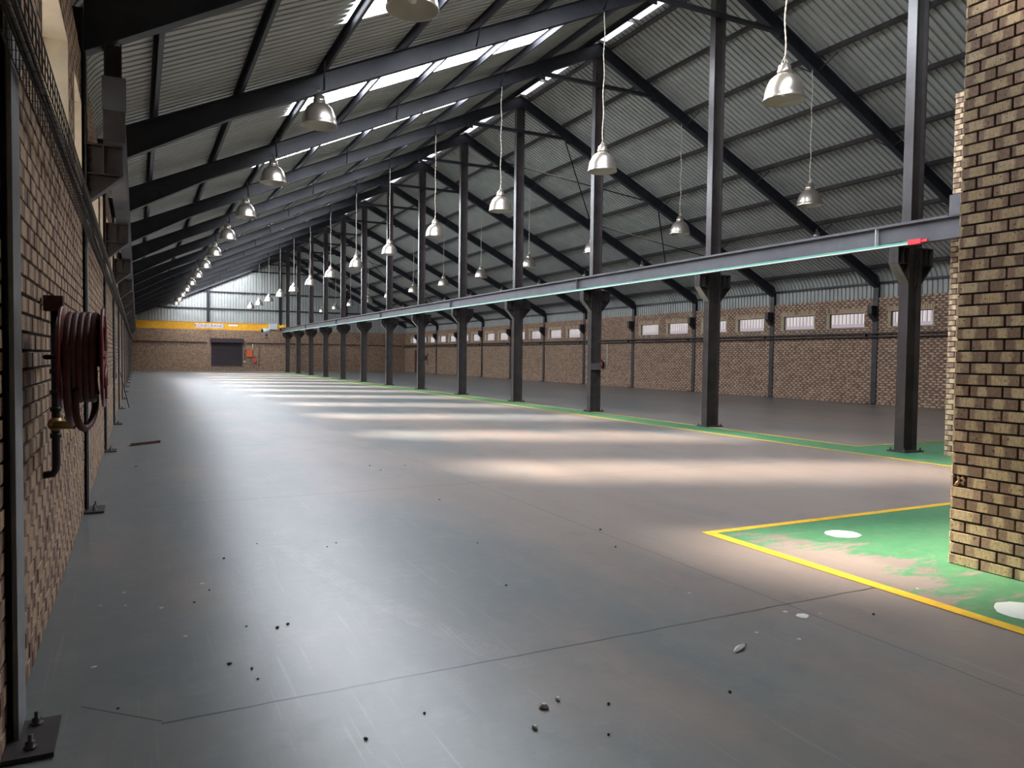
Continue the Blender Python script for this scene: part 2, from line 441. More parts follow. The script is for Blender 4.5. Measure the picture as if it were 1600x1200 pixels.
# end wall with the raised roller-shutter opening
mb = MB()
SH = (5.78, 8.27, .43, 2.60)
slab(mb, XL, XR, 0, 3.66, lambda a, b, c, d: mb.box(a, b, YE+PROUD, YE+T, c, d), [SH])
bricks(mb, XL+.012, XR-.012, 0, 3.66, lambda u, z, o: (u, YE+PROUD-o, z), [SH])
tag(mb.build('wall_end', [M['mortar'], M['brick']]), 'far end brick wall with the brown roller shutter', 'wall', kind='structure')
mb = MB(); mb.box(XL-T, XR+T, YB-T, YB, 0, 4.3)
tag(mb.build('wall_back', [M['brick']]), 'brick wall behind the viewer', 'wall', kind='structure')

# ------------------------------------------------------------------ floor and floor markings
mb = MB(); mb.box(XL-T, XR+T, YB-T, YE+T, -.12, 0)
tag(mb.build('floor', M['floor']), 'glossy grey painted concrete floor', 'floor', kind='structure')
mb = MB()
mb.prism([(4.43, YB+.1), (9.9, YB+.1), (9.9, 4.93), (4.43, 4.93)], 'z', .0005, .0025)
tag(mb.build('floor_walkway', M['green']), 'worn green painted walkway round the near brick pillar', 'floor paint', kind='structure')
mb = MB()
mb.prism([(4.39, YB+.1), (4.47, YB+.1), (4.47, 4.89), (9.9, 4.86), (9.9, 4.945), (4.36, 4.975)], 'z', .003, .0045)
tag(mb.build('floor_border_line', M['line_yellow']), 'yellow line bordering the near green walkway', 'floor paint', kind='structure')
mb = MB()
mb.prism([(10.5, 5.2), (16.5, 5.2), (16.5, 8.96), (11.36, 8.96), (11.36, YE-.5), (10.5, YE-.5)], 'z', .0005, .0025)
tag(mb.build('floor_walkway', M['green']), 'green painted strip running along the row of columns', 'floor paint', kind='structure')
mb = MB(); mb.box(10.46, 10.53, 5.2, YE-.5, .003, .0045)
tag(mb.build('floor_border_line', M['line_yellow']), 'thin yellow line on the left edge of the green strip', 'floor paint', kind='structure')
mb = MB(); mb.prism([(11.33, 8.93), (16.5, 8.93), (16.5, 9.0), (11.39, 9.0), (11.39, YE-.5), (11.33, YE-.5)], 'z', .003, .0045)
tag(mb.build('floor_border_line', M['line_yellow']), 'thin yellow line on the right edge of the green strip', 'floor paint', kind='structure')
for (x, y, r, lab) in ((5.46, 4.42, .155, 'white paint disc on green walkway by the yellow corner'), (4.80, 2.55, .20, 'larger white paint disc at the right edge of the picture')):
    mb = MB(); pts = []
    for i in range(40):
        a = 2*pi*i/40; rr = r*(1+random.uniform(-.05, .04)); pts.append((x+rr*math.cos(a), y+rr*.9*math.sin(a)))
    mb.prism(pts, 'z', .003, .0045)
    tag(mb.build('painted_floor_disc', M['dot_white']), lab, 'floor paint')

# ------------------------------------------------------------------ sheeting
PITCH_R = S/27
def rib_samples(y0, y1):
    """(y, height) of a trapezoidal sheet profile; ribs rise outwards"""
    out = []; i = 0
    n = int(round((y1-y0)/PITCH_R))
    for i in range(n):
        a = y0+i*PITCH_R
        out += [(a, 0), (a+.112, 0), (a+.122, .042), (a+.166, .042)]
    out.append((y0+n*PITCH_R, 0)); return out
def path_normals(path):
    ns = []
    for i in range(len(path)):
        a = path[max(i-1, 0)]; b = path[min(i+1, len(path)-1)]
        dx, dz = b[0]-a[0], b[1]-a[1]; l = math.hypot(dx, dz)
        ns.append((-dz/l, dx/l))
    return ns
def sheeting(mb, path, ys, skip=lambda y, i: False, flip=False, nsign=1, m=0):
    ns = path_normals(path); b = len(mb.v); P = len(path)
    for (y, h) in ys:
        for (p, n) in zip(path, ns): mb.v.append((p[0]+n[0]*h*nsign, y, p[1]+n[1]*h*nsign))
    for j in range(len(ys)-1):
        ym = (ys[j][0]+ys[j+1][0])/2
        for i in range(P-1):
            if skip(ym, i): continue
            q = [b+j*P+i, b+j*P+i+1, b+(j+1)*P+i+1, b+(j+1)*P+i]
            mb.face(q[::-1] if flip else q, m)
def eave(side, bottom):
    """from the ridge down to the bull-nose and the vertical side sheet"""
    a = math.atan(SLOPE[side]); R = .62 if side < 0 else .78; half = (XR-XC) if side > 0 else (XC-XL)
    px = half+.14 - R*(1-math.sin(a)); pz = roofz(px, side)
    cx, cz = px-R*math.sin(a), pz-R*math.cos(a)
    pts = []
    for i in range(9):
        t = a+(pi/2-a)*i/8; pts.append((cx+R*math.sin(t), cz+R*math.cos(t)))
    pts.append((cx+R, bottom))
    return [(XC+side*x, z) for x, z in pts]
SKX = (2.73, 8.80)
ysA = rib_samples(F(-3), F(13)); Ylim = YE+T
ysA = [(min(y, Ylim), h) for y, h in ysA if y <= Ylim+.2]
def bayfrac(y): return ((y-Y0) % S)/PITCH_R
def is_sky(y): return 11 <= bayfrac(y) < 17 and F(-1) < y < YE-.2
left_path = [(XC, roofz(0)), (SKX[1], roofz(XC-SKX[1])), (SKX[0], roofz(XC-SKX[0]))] + eave(-1, TOP_L-.12)
mb = MB(); sheeting(mb, left_path, ysA, skip=lambda y, i: i == 1 and is_sky(y), nsign=-1)
sheeting(mb, [(XC, roofz(0))] + eave(1, TOP_R-.08), ysA, flip=True)
# ridge capping
mb.prism([(XC-.35, roofz(.35)+.05), (XC, roofz(0)+.05), (XC+.35, roofz(.35)+.045), (XC, roofz(0)+.09)], 'y', F(-3), Ylim)
roof = tag(mb.build('ceiling', M['sheet']), 'ribbed grey steel roof sheeting', 'roof', kind='structure')
WN = [0]
def window_name(): WN[0] += 1; return 'window_%d' % WN[0]
skypath = [(SKX[1], roofz(XC-SKX[1])), (SKX[0], roofz(XC-SKX[0]))]
for k in range(-1, KMAX+1):
    ys = [(y, h) for y, h in ysA if F(k)+11*PITCH_R-.001 <= y <= F(k)+17*PITCH_R+.001 and y < YE-.2]
    mb = MB(); sheeting(mb, skypath, ys, nsign=-1)
    tag(mb.build(window_name(), M['rooflight']), 'translucent strip rooflight in the left roof slope', 'window', kind='structure')
for k in range(0, KMAX+1):
    for a in (.25, 1.85, 3.35):
        y0 = F(k)+a; y1 = y0+1.25
        if y1 > YE: continue
        mb = MB(); mb.prism([(XC-.12, 10.245), (XC+.12, 10.245), (XC+.12, 10.26), (XC-.12, 10.26)], 'y', y0, y1)
        tag(mb.build(window_name(), M['ridgelight']), 'short translucent ridge light', 'window', kind='structure')
# gable cladding, ribs vertical, following the roof slope
mb = MB(); xs = []; x = XL-.1
while x < XR+.1: xs += [(x, 0), (x+.15, 0), (x+.165, .055), (x+.225, .055), (x+.24, 0)]; x += .24
b = len(mb.v)
for x, h in xs:
    zt = rz(x)
    mb.v += [(x, YE+.03+h, 3.60), (x, YE+.03+h, zt)]
for i in range(len(xs)-1): mb.face([b+2*i, b+2*i+2, b+2*i+3, b+2*i+1])
tag(mb.build('wall_gable', M['gable']), 'pale ribbed cladding of the far gable', 'wall', kind='structure')
mb = MB(); mb.prism([(XL-T, 4.3), (XR+T, 4.3), (XR+T, 5.2), (XC, roofz(0)+.1), (XL-T, 5.2)], 'y', YB-T, YB)
tag(mb.build('wall_gable_back', M['sheet']), 'gable cladding behind the viewer', 'wall', kind='structure')

# ------------------------------------------------------------------ windows in the brick walls
def wall_window(o, side, label):
    y0, y1, z0, z1 = o; mb = MB()
    if side > 0:
        x0, x1 = XR-.004, XR+T+.02; xf = XR+.16
    else:
        x0, x1 = XL+.004, XL-T-.02; xf = XL-.18
    a, b = min(x0, x1), max(x0, x1); t = .018
    mb.box(a, b, y0, y0+t, z0, z1); mb.box(a, b, y1-t, y1, z0, z1); mb.box(a, b, y0+t, y1-t, z0, z0+t); mb.box(a, b, y0+t, y1-t, z1-t, z1)
    w_ = tag(mb.build(window_name(), M['plaster']), label, 'window', kind='structure')
    fr = MB(); f = .03; c, d = xf-.02, xf+.02
    fr.box(c, d, y0+t, y0+t+f, z0+t, z1-t); fr.box(c, d, y1-t-f, y1-t, z0+t, z1-t)
    fr.box(c, d, y0+t+f, y1-t-f, z0+t, z0+t+f); fr.box(c, d, y0+t+f, y1-t-f, z1-t-f, z1-t)
    fr.build('window_frame', M['frame_dark'], w_)
    p = MB(); p.box(xf-.003, xf+.003, y0+t+f, y1-t-f, z0+t+f, z1-t-f); p.build('pane', M['glass'], w_)
for o in right_open:
    if o[0] > 9: wall_window(o, 1, 'small high window in the right brick wall')
for o in left_open: wall_window(o, -1, 'high window opening in the left brick wall')
# building seen through the right-hand windows
mb = MB(); xs = XR+5.0; y = -4; b = len(mb.v); prof = []
while y < 95: prof += [(y, 0), (y+.09, 0), (y+.11, .006), (y+.16, .006), (y+.18, 0)]; y += .20
for y, h in prof: mb.v += [(xs+h, y, 3.15), (xs+h, y, 7.0)]
for i in range(len(prof)-1): mb.face([b+2*i, b+2*i+1, b+2*i+3, b+2*i+2], 0)
mb.box(xs, xs+.3, -4, 95, -.5, 3.15, 1)
tag(mb.build('neighbouring_building', [M['outside_sheet'], M['outside_base']]), 'pale corrugated building seen outside through the right windows', 'building')

# ------------------------------------------------------------------ steelwork
def isec_z(mb, x, y, z0, z1, d, wd, tf=.014, tw=.009, m=0):
    """vertical I-section, flanges face +-x"""
    mb.box(x-d/2, x-d/2+tf, y-wd/2, y+wd/2, z0, z1, m); mb.box(x+d/2-tf, x+d/2, y-wd/2, y+wd/2, z0, z1, m)
    mb.box(x-d/2+tf, x+d/2-tf, y-tw/2, y+tw/2, z0, z1, m); return mb
def isec_y(mb, x, z0, z1, y0, y1, wd, tf=.018, tw=.012, m=0):
    mb.box(x-wd/2, x+wd/2, y0, y1, z0, z0+tf, m); mb.box(x-wd/2, x+wd/2, y0, y1, z1-tf, z1, m)
    mb.box(x-tw/2, x+tw/2, y0, y1, z0+tf, z1-tf, m); return mb
def bolt_mesh(mb, p, axis='z', s=1.0):
    r = .018*s
    pr = [(r*1.35, 0), (r*1.35, .006), (r, .006), (r, .024*s), (r*.5, .026*s), (r*.5, .05*s), (0.0001, .05*s)]
    return mb.lathe(pr, p, 'z', 6)
def head_mesh(mb, p, s=1.0):      # bolt head on a face looking towards -y
    r = .013*s; return mb.lathe([(r*1.1, 0), (r, -.012), (.0001, -.012)], p, 'y', 8)
def bracket(mb, x_in, x_out, zt, zm, zb, wd, t=.014):
    """tapered crane bracket in the xz plane at y=0; x_in at the column face, x_out free edge"""
    mb.prism([(x_in, zt), (x_out, zt), (x_out, zm), (x_in, zb)] if x_out > x_in else [(x_in, zb), (x_out, zm), (x_out, zt), (x_in, zt)], 'y', -.006, .006)
    s = 1 if x_out > x_in else -1
    a, b_ = sorted((x_out, x_out-s*t)); mb.box(a, b_, -wd/2, wd/2, zm, zt)
    a, b_ = sorted((x_in, x_out)); mb.box(a, b_, -wd/2, wd/2, zt-t, zt)                     # seat plate
    mb.strip((x_in, zb), (x_out, zm), t, -wd/2, wd/2, side=s)
    mb.box(a, b_, -wd/2+.004, wd/2-.004, zm, zm+.010)                                       # stiffener
    xm = x_in+(x_out-x_in)*.45; mb.box(xm-.005, xm+.005, -wd/2+.006, wd/2-.006, zm, zt-t)
    return mb
# --- central columns, one per frame
BT = 3.40     # underside of the runway beam / bracket top
def centre_column():
    root = empty('steel_column')
    isec_z(MB(), 0, 0, .02, BT, .335, .17).build('lower_shaft', M['column'], root)
    isec_z(MB(), 0, 0, BT, 9.86, .30, .165).build('upper_shaft', M['column'], root)
    bracket(MB(), -.1675, -.445, BT, BT-.29, BT-.60, .17).build('bracket', M['column'], root)
    bracket(MB(), .1675, .445, BT, BT-.29, BT-.60, .17).build('bracket', M['steel'], root)
    MB().box(-.24, .24, -.17, .17, .003, .022).build('base_plate', M['steel'], root)
    for sx in (-1, 1):
        for sy in (-1, 1):
            o = bolt_mesh(MB(), (0, 0, 0)).build('anchor_bolt', M['bolt'], root); o.location = (sx*.205, sy*.125, .022)
    mb = MB().box(.085, .15, -.030, -.006, BT-.62, BT-.02)
    sp = mb.build('splice_plate', M['steel'], root)
    for i in range(6):
        o = head_mesh(MB(), (0, 0, 0)).build('bolt', M['bolt'], sp); o.location = (.118, -.030, BT-.07-i*.098)
    return root
col0 = centre_column()
for k in range(0, KMAX+1):
    o = col0 if k == 0 else fast_copy(col0)
    o.location = (XC, F(k), 0)
    tag(o, ('nearest steel column of the central row, beside the slim brick pillar' if k == 0 else
            'farthest steel column of the central row, by the yellow crane' if k == KMAX else
            '%s dark steel column of the central row, counted from the near end' % ORD[k]), 'column', 'steel columns of the central row')
# grey sleeve box on the third column
MB().box(XC-.148, XC+.148, F(2)-.10, F(2)-.008, 1.18, 1.36).build('cable_box', M['beam_grey'])
tag(bpy.data.objects['cable_box'], 'small grey box plate on the third central column', 'box')

# --- wall columns
def wall_column(side, top):
    root = empty('wall_column'); s = side     # s=-1 on the left wall (room lies towards +x)
    # local x points into the room
    isec = MB()
    isec.box(0.022, .038, -.105, .105, .02, 2.9); isec.box(-.010, .022, -.006, .006, .02, 2.9)
    isec.build('flange', M['flange_grey'] if s < 0 else M['steel'], root)
    u = MB(); u.box(.022, .038, -.105, .105, 2.9, top); u.box(-.010, .022, -.006, .006, 2.9, top)
    u.build('upper_flange', M['steel'], root)
    bk = bracket(MB(), .038, .34, 3.455, 3.17, 2.90, .17).build('bracket', M['steel'], root)
    if s < 0:
        for i in range(6):
            o = head_mesh(MB(), (0, 0, 0)).build('bolt', M['bolt'], bk); o.location = (.065, -.0062, 3.40-i*.09)
    MB().box(.0, .165, -.26, .06, .003, .02).build('base_plate', M['steel'], root)
    for sy in (-1, 1):
        o = bolt_mesh(MB(), (0, 0, 0)).build('anchor_bolt', M['bolt'], root); o.location = (.085, -.09+sy*.10, .02)
    return root
wl = wall_column(-1, 4.28); wr = wall_column(1, 4.10)
for k in range(-1, KMAX+1):
    o = wl if k == -1 else fast_copy(wl)
    o.location = (XL, F(k)+(.08 if k == -1 else 0), 0)
    tag(o, 'nearest steel upright in the left brick wall, at the left edge' if k == -1 else
        '%s steel upright set in the left brick wall, counted from the near end' % ORD[k+1], 'column', 'steel uprights in the left wall')
for k in range(1, KMAX+1):
    o = wr if k == 1 else fast_copy(wr)
    o.location = (XR, F(k), 0); o.rotation_euler = (0, 0, pi)
    tag(o, '%s dark steel upright on the right brick wall, counted from the near brick pillar' % ORD[k-1], 'column', 'steel uprights on the right wall')

# --- portal rafters (local x = distance from ridge, towards the eave)
def rafter(half, mirror):
    root = empty('roof_rafter'); sg = -1 if mirror else 1
    ss = SLOPE[sg]
    def b(d): return 9.90-ss*d
    dk, zk = (10.15, 4.30) if mirror else (10.75, 4.10); th = .345; wd = .17
    P = lambda d, z: (sg*d, z)
    web = MB(); web.prism([P(.0, b(0)), P(dk, b(dk)), P(half-.02, zk), P(half-.02, b(half)+th), P(0, b(0)+th)][::(1 if sg > 0 else -1)], 'y', -.006, .006)
    web.build('web', M['steel_black'], root)
    fl = MB(); fl.strip(P(0, b(0)), P(dk, b(dk)), .014, -wd/2, wd/2, side=-sg); fl.strip(P(dk, b(dk)), P(half-.02, zk), .014, -wd/2, wd/2, side=-sg)
    fl.build('bottom_flange', M['steel_black'], root)
    ft = MB(); ft.strip(P(0, b(0)+th), P(half-.02, b(half)+th), .014, -wd/2, wd/2, side=-sg); ft.build('top_flange', M['steel_black'], root)
    kn = MB(); a, c = sorted((sg*(half-.02), sg*(half+.26))); kn.box(a, a+.014, -wd/2, wd/2, 3.75, b(half)+th-.02); kn.box(c-.014, c, -wd/2, wd/2, 3.75, b(half)+th-.12)
    kn.box(a+.014, c-.014, -.006, .006, 3.75, b(half)+th-.10); kn.build('knee_post', M['steel_black'], root)
    for d in (3.05, 5.85, 8.65):
        for sy in (-1, 1):
            br = MB(); z1 = roofz(d+.25, sg)-.14
            br.tube([(sg*d, sy*.06, b(d)+.01), (sg*(d+.1), sy*.55, z1+.09)], .016, 4)
            br.build('fly_brace', M['steel_black'], root)
    return root
rl = rafter(XC-XL, True); rr_ = rafter(XR-XC, False)
for k in range(-1, KMAX+1):
    o = rl if k == -1 else fast_copy(rl); o.location = (XC, F(k), 0)
    tag(o, '%s dark rafter of the left roof slope, counted from the viewer' % ORD[k+1], 'rafter', 'rafters of the left roof slope')
    o = rr_ if k == -1 else fast_copy(rr_); o.location = (XC, F(k), 0)
    tag(o, '%s dark rafter of the right roof slope, counted from the viewer' % ORD[k+1], 'rafter', 'rafters of the right roof slope')
# --- collar ties near the ridge
tie = MB(); tie.box(-1.85, 1.85, -.15, -.098, 8.98, 9.09); tie.box(-1.85, 1.85, -.22, -.15, 8.98, 8.99); tie.box(-1.95, -1.75, -.098, -.088, 8.90, 9.14); tie.box(1.75, 1.95, -.098, -.088, 8.90, 9.14)
tie0 = tie.build('collar_tie', M['steel_black'])
for k in range(0, KMAX+1):
    o = tie0 if k == 0 else tie0.copy()
    if k: C.objects.link(o)
    o.location = (XC, F(k), 0)
    tag(o, '%s collar tie crossing below the ridge, counted from the viewer' % ORD[k], 'roof tie', 'collar ties below the ridge')
# --- purlins
PD = [.33, 1.67, 3.05, 4.45, 5.85, 7.25, 8.65, 10.0, 11.25]
for side, nm in ((-1, 'left'), (1, 'right')):
    for i, d in enumerate(PD):
        mb = MB(); x = XC+side*d; zt = roofz(d, side)-.004; a = math.atan(SLOPE[side])
        # cold-formed channel: web, two lips
        ux, uz = side*math.cos(a), -math.sin(a); nx, nz = -side*math.sin(a), -math.cos(a)
        h, wdt, t = .138, .065, .006
        def pt(u, n): return (x+ux*u+nx*n, zt+uz*u+nz*n)
        for (u0, u1, n0, n1) in ((0, t, 0, h), (t, wdt, 0, t), (t, wdt, h-t, h), (wdt-t, wdt, h-.02, h-t)):
            poly = [pt(u0, n0), pt(u1, n0), pt(u1, n1), pt(u0, n1)]
            mb.prism(poly if side < 0 else poly[::-1], 'y', YB, YE+.02)
        ob = mb.build('roof_purlin', M['steel'] if side > 0 else M['steel_black'])
        tag(ob, '%s purlin down from the ridge on the %s roof slope' % (ORD[i], nm), 'purlin', 'purlins of the %s roof slope' % nm)
# diagonal rod bracing between purlins on the right slope
for k, lab in ((3, 'crossed roof bracing rods high on the right slope behind the fourth rafter bay'), (9, 'crossed roof bracing rods at the far end of the right slope')):
    root = empty('roof_bracing', (XC, F(k), 0))
    for (d0, d1) in ((1.7, 5.85), (5.85, 10.0)):
        za, zb = roofz(d0, 1)-.20, roofz(d1, 1)-.20
        MB().tube([(d0, .1, za), (d1, S-.1, zb)], .022, 6).build('rod', M['rod'], root)
        MB().tube([(d1, .1, zb-.03), (d0, S-.1, za-.03)], .022, 6).build('rod', M['rod'], root)
    tag(root, lab, 'roof bracing')
# --- girts
def thing_box(name, x0, x1, y0, y1, z0, z1, m, label, cat, group=None):
    return tag(MB().box(x0, x1, y0, y1, z0, z1).build(name, m), label, cat, group)
thing_box('cladding_girt', XR+.02, XR+.12, 8, YE-.40, 4.23, 4.30, M['steel_black'], 'dark rail along the curved side cladding above the right wall', 'girt')
for z, nm in ((5.40, 'lowest'), (6.86, 'middle'), (8.78, 'highest')):
    d = (10.35-z)/SL; d2 = (10.35-z)/SLOPE[1]
    thing_box('gable_girt', max(XC-d, XL+.1), min(XC+d2, XR-.1), YE-.04, YE+.02, z-.06, z+.06, M['steel_black'], '%s horizontal rail across the far gable cladding' % nm, 'girt', 'rails across the far gable')
for x, lab in ((5.5, 'left slim post on the far gable above the shutter'), (XC, 'tall central post of the far gable, below the ridge'), (17.4, 'right post on the far gable behind the columns')):
    mb = isec_z(MB(), x, YE-.125, 3.66, rz(x)-.05, .2, .16); tag(mb.build('gable_post', M['steel_black']), lab, 'post', 'posts of the far gable')
# gable rafters over the end wall
for sg, nm in ((-1, 'left'), (1, 'right')):
    half = (XC-XL) if sg < 0 else (XR-XC); mb = MB()
    mb.strip((XC, 9.90), (XC+sg*half, 9.90-SLOPE[sg]*half), .36, YE-.36, YE-.30, side=sg)
    tag(mb.build('gable_rafter', M['steel_black']), '%s sloping edge rafter against the far gable' % nm, 'rafter')

# --- crane runway beams
def runway(name, x, z0, z1, y0, y1, wd, label):
    root = empty(name, (x, y0, z0))
    isec_y(MB(), 0, 0, z1-z0, 0, y1-y0, wd).build('girder', M['beam_grey'], root)
    MB().box(-.025, .025, .25, y1-y0, z1-z0, z1-z0+.035).build('rail', M['beam_grey'], root)
    st = MB(); isec_z(st, 0, .10, z1-z0, z1-z0+.31, .19, .17); st.box(-.10, .10, .0, .014, z1-z0, z1-z0+.31)
    st.build('end_stop', M['beam_grey'], root)
    tag(root, label, 'crane rail beam')
    return root
rb = runway('crane_runway_beam', XC-.31, BT, 3.745, 7.05, F(12)+.35, .17, 'long grey crane beam carried on the central column brackets')
for k in range(0, KMAX, 1):
    if k % 2 == 1: continue
    MB().box(-.085, -.006, F(k)+.38-7.05, F(k)+.39-7.05, .02, .325).build('stiffener', M['white'] if k < 2 else M['beam_grey'], rb)
rbl = runway('crane_runway_beam', -.178, 3.455, 3.745, F(0)-.2, YE-.3, .18, 'grey crane beam on the left wall brackets')
MB().box(-.09, .09, -.008, 0, 0, .29).build('end_plate', M['steel'], rbl)
# hanger post above the left beam end
mb = isec_z(MB(), -.19, F(0)+.02, 4.06, 4.42, .15, .14); tag(mb.build('hanger_post', M['steel']), 'short steel post between left crane beam end and rafter', 'post')
# conductor rail
cr = empty('conductor_rail', (XC-.43, 7.75, BT+.005))
MB().box(-.018, .018, .1, F(12)-7.75, -.004, .030).build('cover', M['green_bar'], cr)
MB().box(-.020, .016, .1, F(12)-7.75, -.020, -.004).build('lower_strip', M['white'], cr)
for k in range(0, 26):
    y = .35+k*2.38
    MB().box(-.015, .10, y-.10, y+.10, .032, .046).build('clip', M['black'], cr)
e = MB(); e.box(-.03, .035, -.10, .12, -.03, .05); e.box(-.02, .02, -.20, -.10, -.01, .03); e.build('end_feed', M['redbright'], cr)
tag(cr, 'thin green conductor rail with red end along the crane beam', 'power rail')

# --- overhead crane at the far end
YC = 66.35
cg = empty('overhead_crane', (5.5, YC, 3.5))
g = MB(); g.box(-5.55, 5.45, -.15, .15, .0, .60); g.box(-5.55, 5.45, -.19, .19, .0, .02); g.box(-5.55, 5.45, -.19, .19, .58, .60)
g.build('girder', M['yellow'], cg)
for x in (-5.66, 5.72):
    c = MB(); c.box(x-.10, x+.10, -1.2, 1.2, .30, .52); c.build('end_carriage', M['yellow'], cg)
sgn = MB().box(-1.25, .98, -.175, -.152, .13, .47).build('sign_plate', M['sign_white'], cg)
tx = bpy.data.curves.new('crane_lettering', 'FONT'); tx.body = 'KONECRANES'; tx.size = .40; tx.extrude = .004; tx.align_x = 'CENTER'; tx.align_y = 'CENTER'
to = bpy.data.objects.new('lettering', tx); C.objects.link(to); to.parent = cg; to.rotation_euler = (pi/2, 0, 0); to.location = (-.13, -.180, .30); to.scale = (.88, .85, 1)
tx.materials.append(M['text_red'])
bpy.context.view_layer.update()
tme = bpy.data.meshes.new_from_object(to); tmo = bpy.data.objects.new('lettering', tme); C.objects.link(tmo); tmo.parent = cg
tmo.rotation_euler = to.rotation_euler; tmo.location = to.location; tmo.scale = to.scale; bpy.data.objects.remove(to); tmo.name = 'lettering'
sg2 = MB(); sg2.box(1.35, 2.05, -.17, -.152, .30, .45); sg2.build('capacity_plate', M['sign_white'], cg)
h = MB(); h.box(4.55, 5.2, -.62, -.22, .12, .60); h.build('control_box', M['grey_box'], cg)
h = MB(); h.lathe([(.0001, -.35), (.19, -.35), (.19, .25), (.0001, .25)], (4.42, -.25, .02), 'x', 16); h.build('hoist_drum', M['grey_box'], cg)
h = MB(); h.lathe([(.0001, -.1), (.16, -.1), (.16, .06), (.0001, .06)], (4.02, -.25, .02), 'x', 16); h.build('hoist_motor', M['black'], cg)
h = MB(); h.tube([(4.35, -.25, -.1), (4.35, -.25, -.35)], .012, 6); h.box(4.25, 4.45, -.32, -.18, -.42, -.28)
h.tube([(4.35, -.25, -.42), (4.35, -.25, -.5), (4.42, -.25, -.56), (4.40, -.25, -.64), (4.33, -.25, -.66), (4.28, -.25, -.6)], .025, 6); h.build('hook', M['black'], cg)
tag(cg, 'yellow overhead travelling crane at the far end of the hall', 'crane')

# ------------------------------------------------------------------ pendant lamps
def lamp():
    root = empty('pendant_lamp')
    prof = [(.30, -.25), (.302, -.235), (.29, -.215), (.285, -.16), (.262, -.06), (.215, .04), (.155, .10), (.115, .125), (.105, .13)]
    sh = MB(); sh.lathe(prof, seg=28); inner = [(r-.006, z-.004) for r, z in prof]; inner[0] = (.294, -.25); sh.lathe(inner[::-1], seg=28, m=1)
    sh.lathe([(.294, -.25), (.30, -.25)], seg=28)
    s = sh.build('lamp_shade', [M['lamp'], M['lamp_in']], root)
    hs = MB(); hs.lathe([(.0001, .125), (.105, .125), (.105, .19), (.092, .20), (.092, .25), (.055, .265), (.055, .285), (.0001, .285)], seg=20); hs.build('housing', M['lamp'], root)
    hk = MB(); hk.tube([(.035*math.cos(t), 0, .315+.035*math.sin(t)) for t in [2*pi*i/10 for i in range(10)]], .007, 6, closed=True); hk.build('hook', M['cord'], root)
    bl = MB(); bl.lathe([(.0001, -.18), (.04, -.165), (.06, -.12), (.055, -.06), (.03, 0), (.03, .12)], seg=12); bl.build('bulb', M['lamp_in'], root)
    return root
lamp0 = lamp()
CORDS = {}
ROWS = [(2.78, 'left', 5.63), (8.50, 'second', 5.56), (14.43, 'third', 5.47), (20.15, 'right', 5.50)]
first = True
for ri, (x, nm, z) in enumerate(ROWS):
    d = abs(x-XC); top = 9.90-SLOPE[1 if x > XC else -1]*d-.012
    L = top-z-.345
    cm = MB()
    if L > .4:
        for ph in (0, pi):
            pts = [(.006*math.cos(ph+i*1.3)+.012*math.sin(i*.35), .006*math.sin(ph+i*1.3), .345+L*i/60) for i in range(61)]
            cm.tube(pts, .007, 5)
    else:
        cm.tube([(0, 0, .345), (0, 0, .345+L)], .009, 5)
        cm.tube([(-.05, -.05, .345+L), (0, 0, .40)], .006, 4)
    cord_mesh = None
    for k in range(-1 if ri < 1 else 0, KMAX+1):
        o = lamp0 if first else fast_copy(lamp0)
        first = False
        dz = random.uniform(-.03, .03) if L > .4 else 0
        o.location = (x, F(k)-.02, z); o.rotation_euler = (0, 0, random.uniform(0, 6))
        if cord_mesh is None: c = cm.build('cord', M['cord']); cord_mesh = c.data
        else: c = bpy.data.objects.new('cord', cord_mesh); C.objects.link(c)
        c.parent = o
        tag(o, ('nearest' if k == 0 and ri else ORD[k+(1 if ri < 1 else 0)]) + {'left': ' silver bell lamp of the leftmost row, close under its rafter',
             'second': ' silver bell lamp of the long-corded row left of the columns',
             'third': ' silver bell lamp of the row right of the columns', 'right': ' silver bell lamp of the row nearest the right wall'}[nm], 'lamp', 'bell lamps in the %s row' % nm)
KIDS.clear()

# ------------------------------------------------------------------ brick pillars on the right
def pillar(x0, x1, y0, y1, z1, label, chip=None, offs=0.0):
    mb = MB(); e = PROUD
    mb.box(x0+e, x1-e, y0+e, y1-e, 0, z1-.02)
    n = z1
    fl = lambda i: None
    i = len(mb.f); bricks(mb, 0, y1-y0, 0, z1, lambda u, z, o: (x0+e-o, y1-u, z), off=offs, chipped=chip)
    bricks(mb, 0, x1-x0, 0, z1, lambda u, z, o: (x1-u, y1-e+o, z), off=BL*.5, chipped=None)
    bricks(mb, 0, x1-x0, 0, z1, lambda u, z, o: (x0+u, y0+e-o, z), off=0)
    bricks(mb, 0, y1-y0, 0, z1, lambda u, z, o: (x1-e+o, y0+u, z), off=0)
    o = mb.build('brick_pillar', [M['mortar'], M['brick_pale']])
    return tag(o, label, 'pillar')
# near pillar: one brick is knocked out at the corner, eight courses up
def chip(r, s0): return r == 7 and s0 < .05
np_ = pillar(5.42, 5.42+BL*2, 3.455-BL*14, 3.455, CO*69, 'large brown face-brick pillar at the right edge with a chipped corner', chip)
frag = MB()
for i in range(34):
    cx, cy, cz = 5.425+random.uniform(.002, .022), 3.455-random.uniform(.014, .105), .592+random.uniform(.0, .068); r = random.uniform(.008, .018)
    v0 = len(frag.v)
    for sx, sy, sz in ((1, 0, 0), (-1, 0, 0), (0, 1, 0), (0, -1, 0), (0, 0, 1), (0, 0, -1)):
        frag.v.append((cx+sx*r*random.uniform(.6, 1.3), cy+sy*r*random.uniform(.6, 1.3), cz+sz*r*random.uniform(.6, 1.3)))
    for a in (0, 1):
        for b_ in (2, 3):
            for c_ in (4, 5): frag.face([v0+a, v0+b_, v0+c_])
fo = frag.build('broken_brick', mat('broken_brick_core', (.55, .33, .19), .9), np_)
